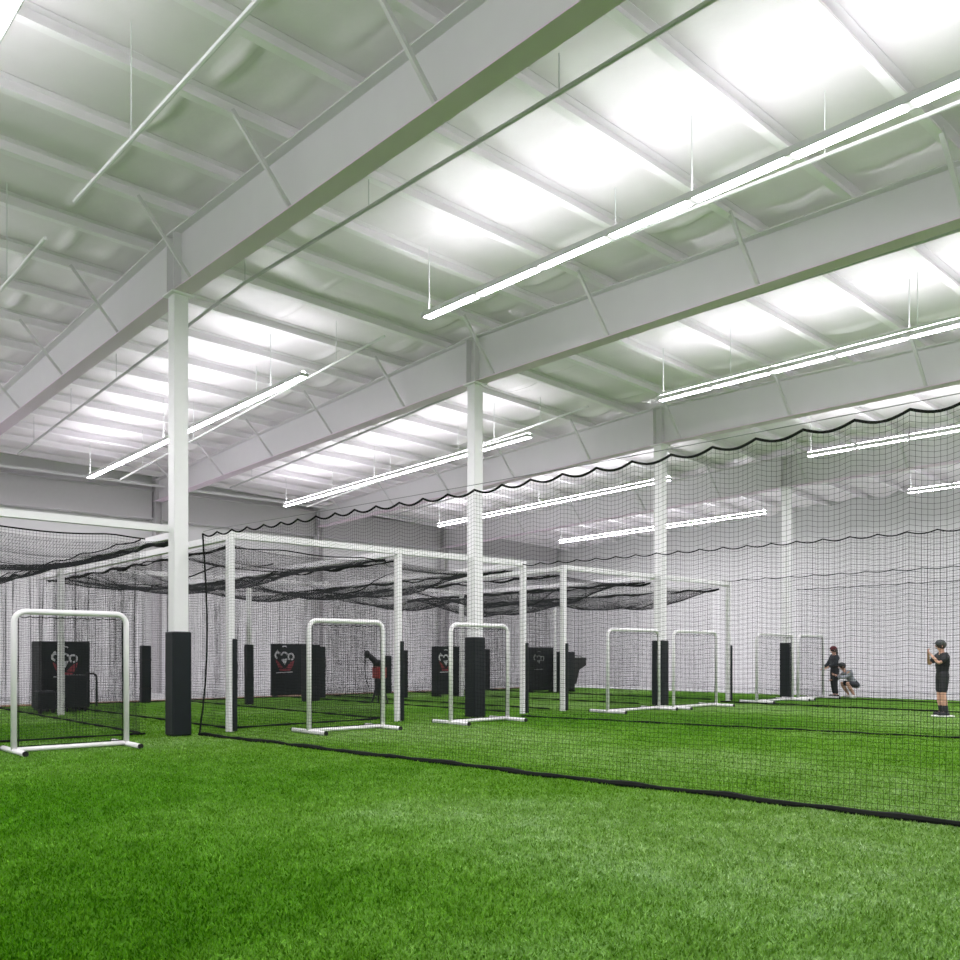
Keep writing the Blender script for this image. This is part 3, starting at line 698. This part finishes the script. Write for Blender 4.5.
    if cloth.get('cap'):
        s = MB(); c0 = hd + Vector((0, 0, .062)) - f*.004; s.ball(c0, .112, 16, 10, sc=(1.02, 1.02, .80))
        br = [c0+f*.09-lf*.075+Vector((0,0,-.008)), c0+f*.165-lf*.045+Vector((0,0,-.02)), c0+f*.18+Vector((0,0,-.02)), c0+f*.165+lf*.045+Vector((0,0,-.02)), c0+f*.09+lf*.075+Vector((0,0,-.008))]
        s.add([*br, *[p+Vector((0, 0, .012)) for p in br]], [(4,3,2,1,0), (5,6,7,8,9), (0,1,6,5), (1,2,7,6), (2,3,8,7), (3,4,9,8), (4,0,5,9)])
        s.build('cap', cloth['cap'], t, smooth=False)
    return t

stand = dict(pelvis=(0, 0, .96), chest=(.0, 0, 1.30), neck=(.02, 0, 1.50), head=(.05, 0, 1.63),
    shl=(0, .19, 1.41), ell=(.20, .24, 1.22), wrl=(.30, .08, 1.42), shr=(0, -.19, 1.41), elr=(.20, -.24, 1.20), wrr=(.31, -.04, 1.44),
    hipl=(0, .09, .90), knl=(.04, .11, .49), anl=(-.02, .12, .09), tol=(.13, .13, .04), hipr=(0, -.09, .90), knr=(.02, -.11, .49), anr=(-.05, -.12, .09), tor=(.10, -.14, .04))
toCam1 = math.atan2(-22.0, 8.14)
# right-hand player: side view, facing the left of the picture
person('person in black shirt and shorts with dark cap, hands raised, standing at far right', (-8.14, 22.05, 0), -2.31, stand,
       dict(sleeve='short', shirt=M['shirtblack'], legs='short', bottom=M['shirtblack'], sock=M['shirtblack'], shoe=M['shirtblack'], cap=M['capgrey'], hair=M['hairdark']))
stand2 = {k: Vector(v)*.965 for k, v in stand.items()}
stand2.update(ell=Vector((.10, .25, 1.12)), wrl=Vector((.30, .16, 1.02)), elr=Vector((.10, -.25, 1.12)), wrr=Vector((.30, -.16, 1.00)))
person('person in black hoodie and long black trousers with maroon cap, standing beside the farthest screen', (-14.12, 29.0, 0), -2.2, stand2,
       dict(sleeve='long', shirt=M['darkblue'], legs='long', bottom=M['shirtblack'], shoe=M['black'], cap=M['maroon'], hair=M['hairdark'], longhair=True))
squat = dict(pelvis=(-.20, 0, .44), chest=(.10, 0, .74), neck=(.20, 0, .92), head=(.27, 0, 1.03), face=(1, 0, -.1),
    shl=(.08, .19, .84), ell=(.30, .26, .66), wrl=(.50, .16, .74), shr=(.08, -.19, .84), elr=(.28, -.27, .64), wrr=(.46, -.20, .60),
    hipl=(-.18, .10, .42), knl=(.20, .24, .50), anl=(-.06, .22, .09), tol=(.09, .26, .04), hipr=(-.18, -.10, .42), knr=(.20, -.24, .50), anr=(-.06, -.22, .09), tor=(.09, -.26, .04))
person('person in grey shirt and black shorts crouching right of the player in black hoodie', (-13.72, 29.25, 0), -2.31, squat,
       dict(sleeve='long', shirt=M['greycloth'], legs='short', bottom=M['darkblue'], shoe=M['sole'], cap=M['capgrey'], hair=M['hairdark']))
# white plate under the right-hand player
s = MB(); s.prism([(-.24, -.20), (.24, -.20), (.24, .06), (0, .28), (-.24, .06)], 'z', .002, .02)
o = s.build('home_plate', M['sole'], loc=(-8.1, 21.95, 0)); o.rotation_euler.z = .4
tag(o, 'flat white plate on the turf under the far right player', 'plate')

# ------------------------------------------------------------------- camera
cam = bpy.data.cameras.new('camera'); co = bpy.data.objects.new('camera', cam); C.objects.link(co)
yaw = 0.8299012   # row of columns runs this far to the right of the view direction
co.location = (0, 0, 1.42); co.rotation_euler = (PI/2, 0, yaw)
cam.sensor_width = 36; cam.sensor_fit = 'HORIZONTAL'; cam.lens = 36*896.44/960; cam.shift_y = 175/960; cam.clip_end = 200; cam.clip_start = .05
bpy.context.scene.camera = co
w = bpy.data.worlds.new('World'); bpy.context.scene.world = w; w.use_nodes = True
w.node_tree.nodes['Background'].inputs[0].default_value = (.8, .85, .9, 1); w.node_tree.nodes['Background'].inputs[1].default_value = .1
sc = bpy.context.scene
sc.view_settings.view_transform = 'Standard'; sc.view_settings.exposure = .42; sc.view_settings.gamma = 1.10
sc.cycles.max_bounces = 10; sc.cycles.diffuse_bounces = 6; sc.cycles.sample_clamp_indirect = 6
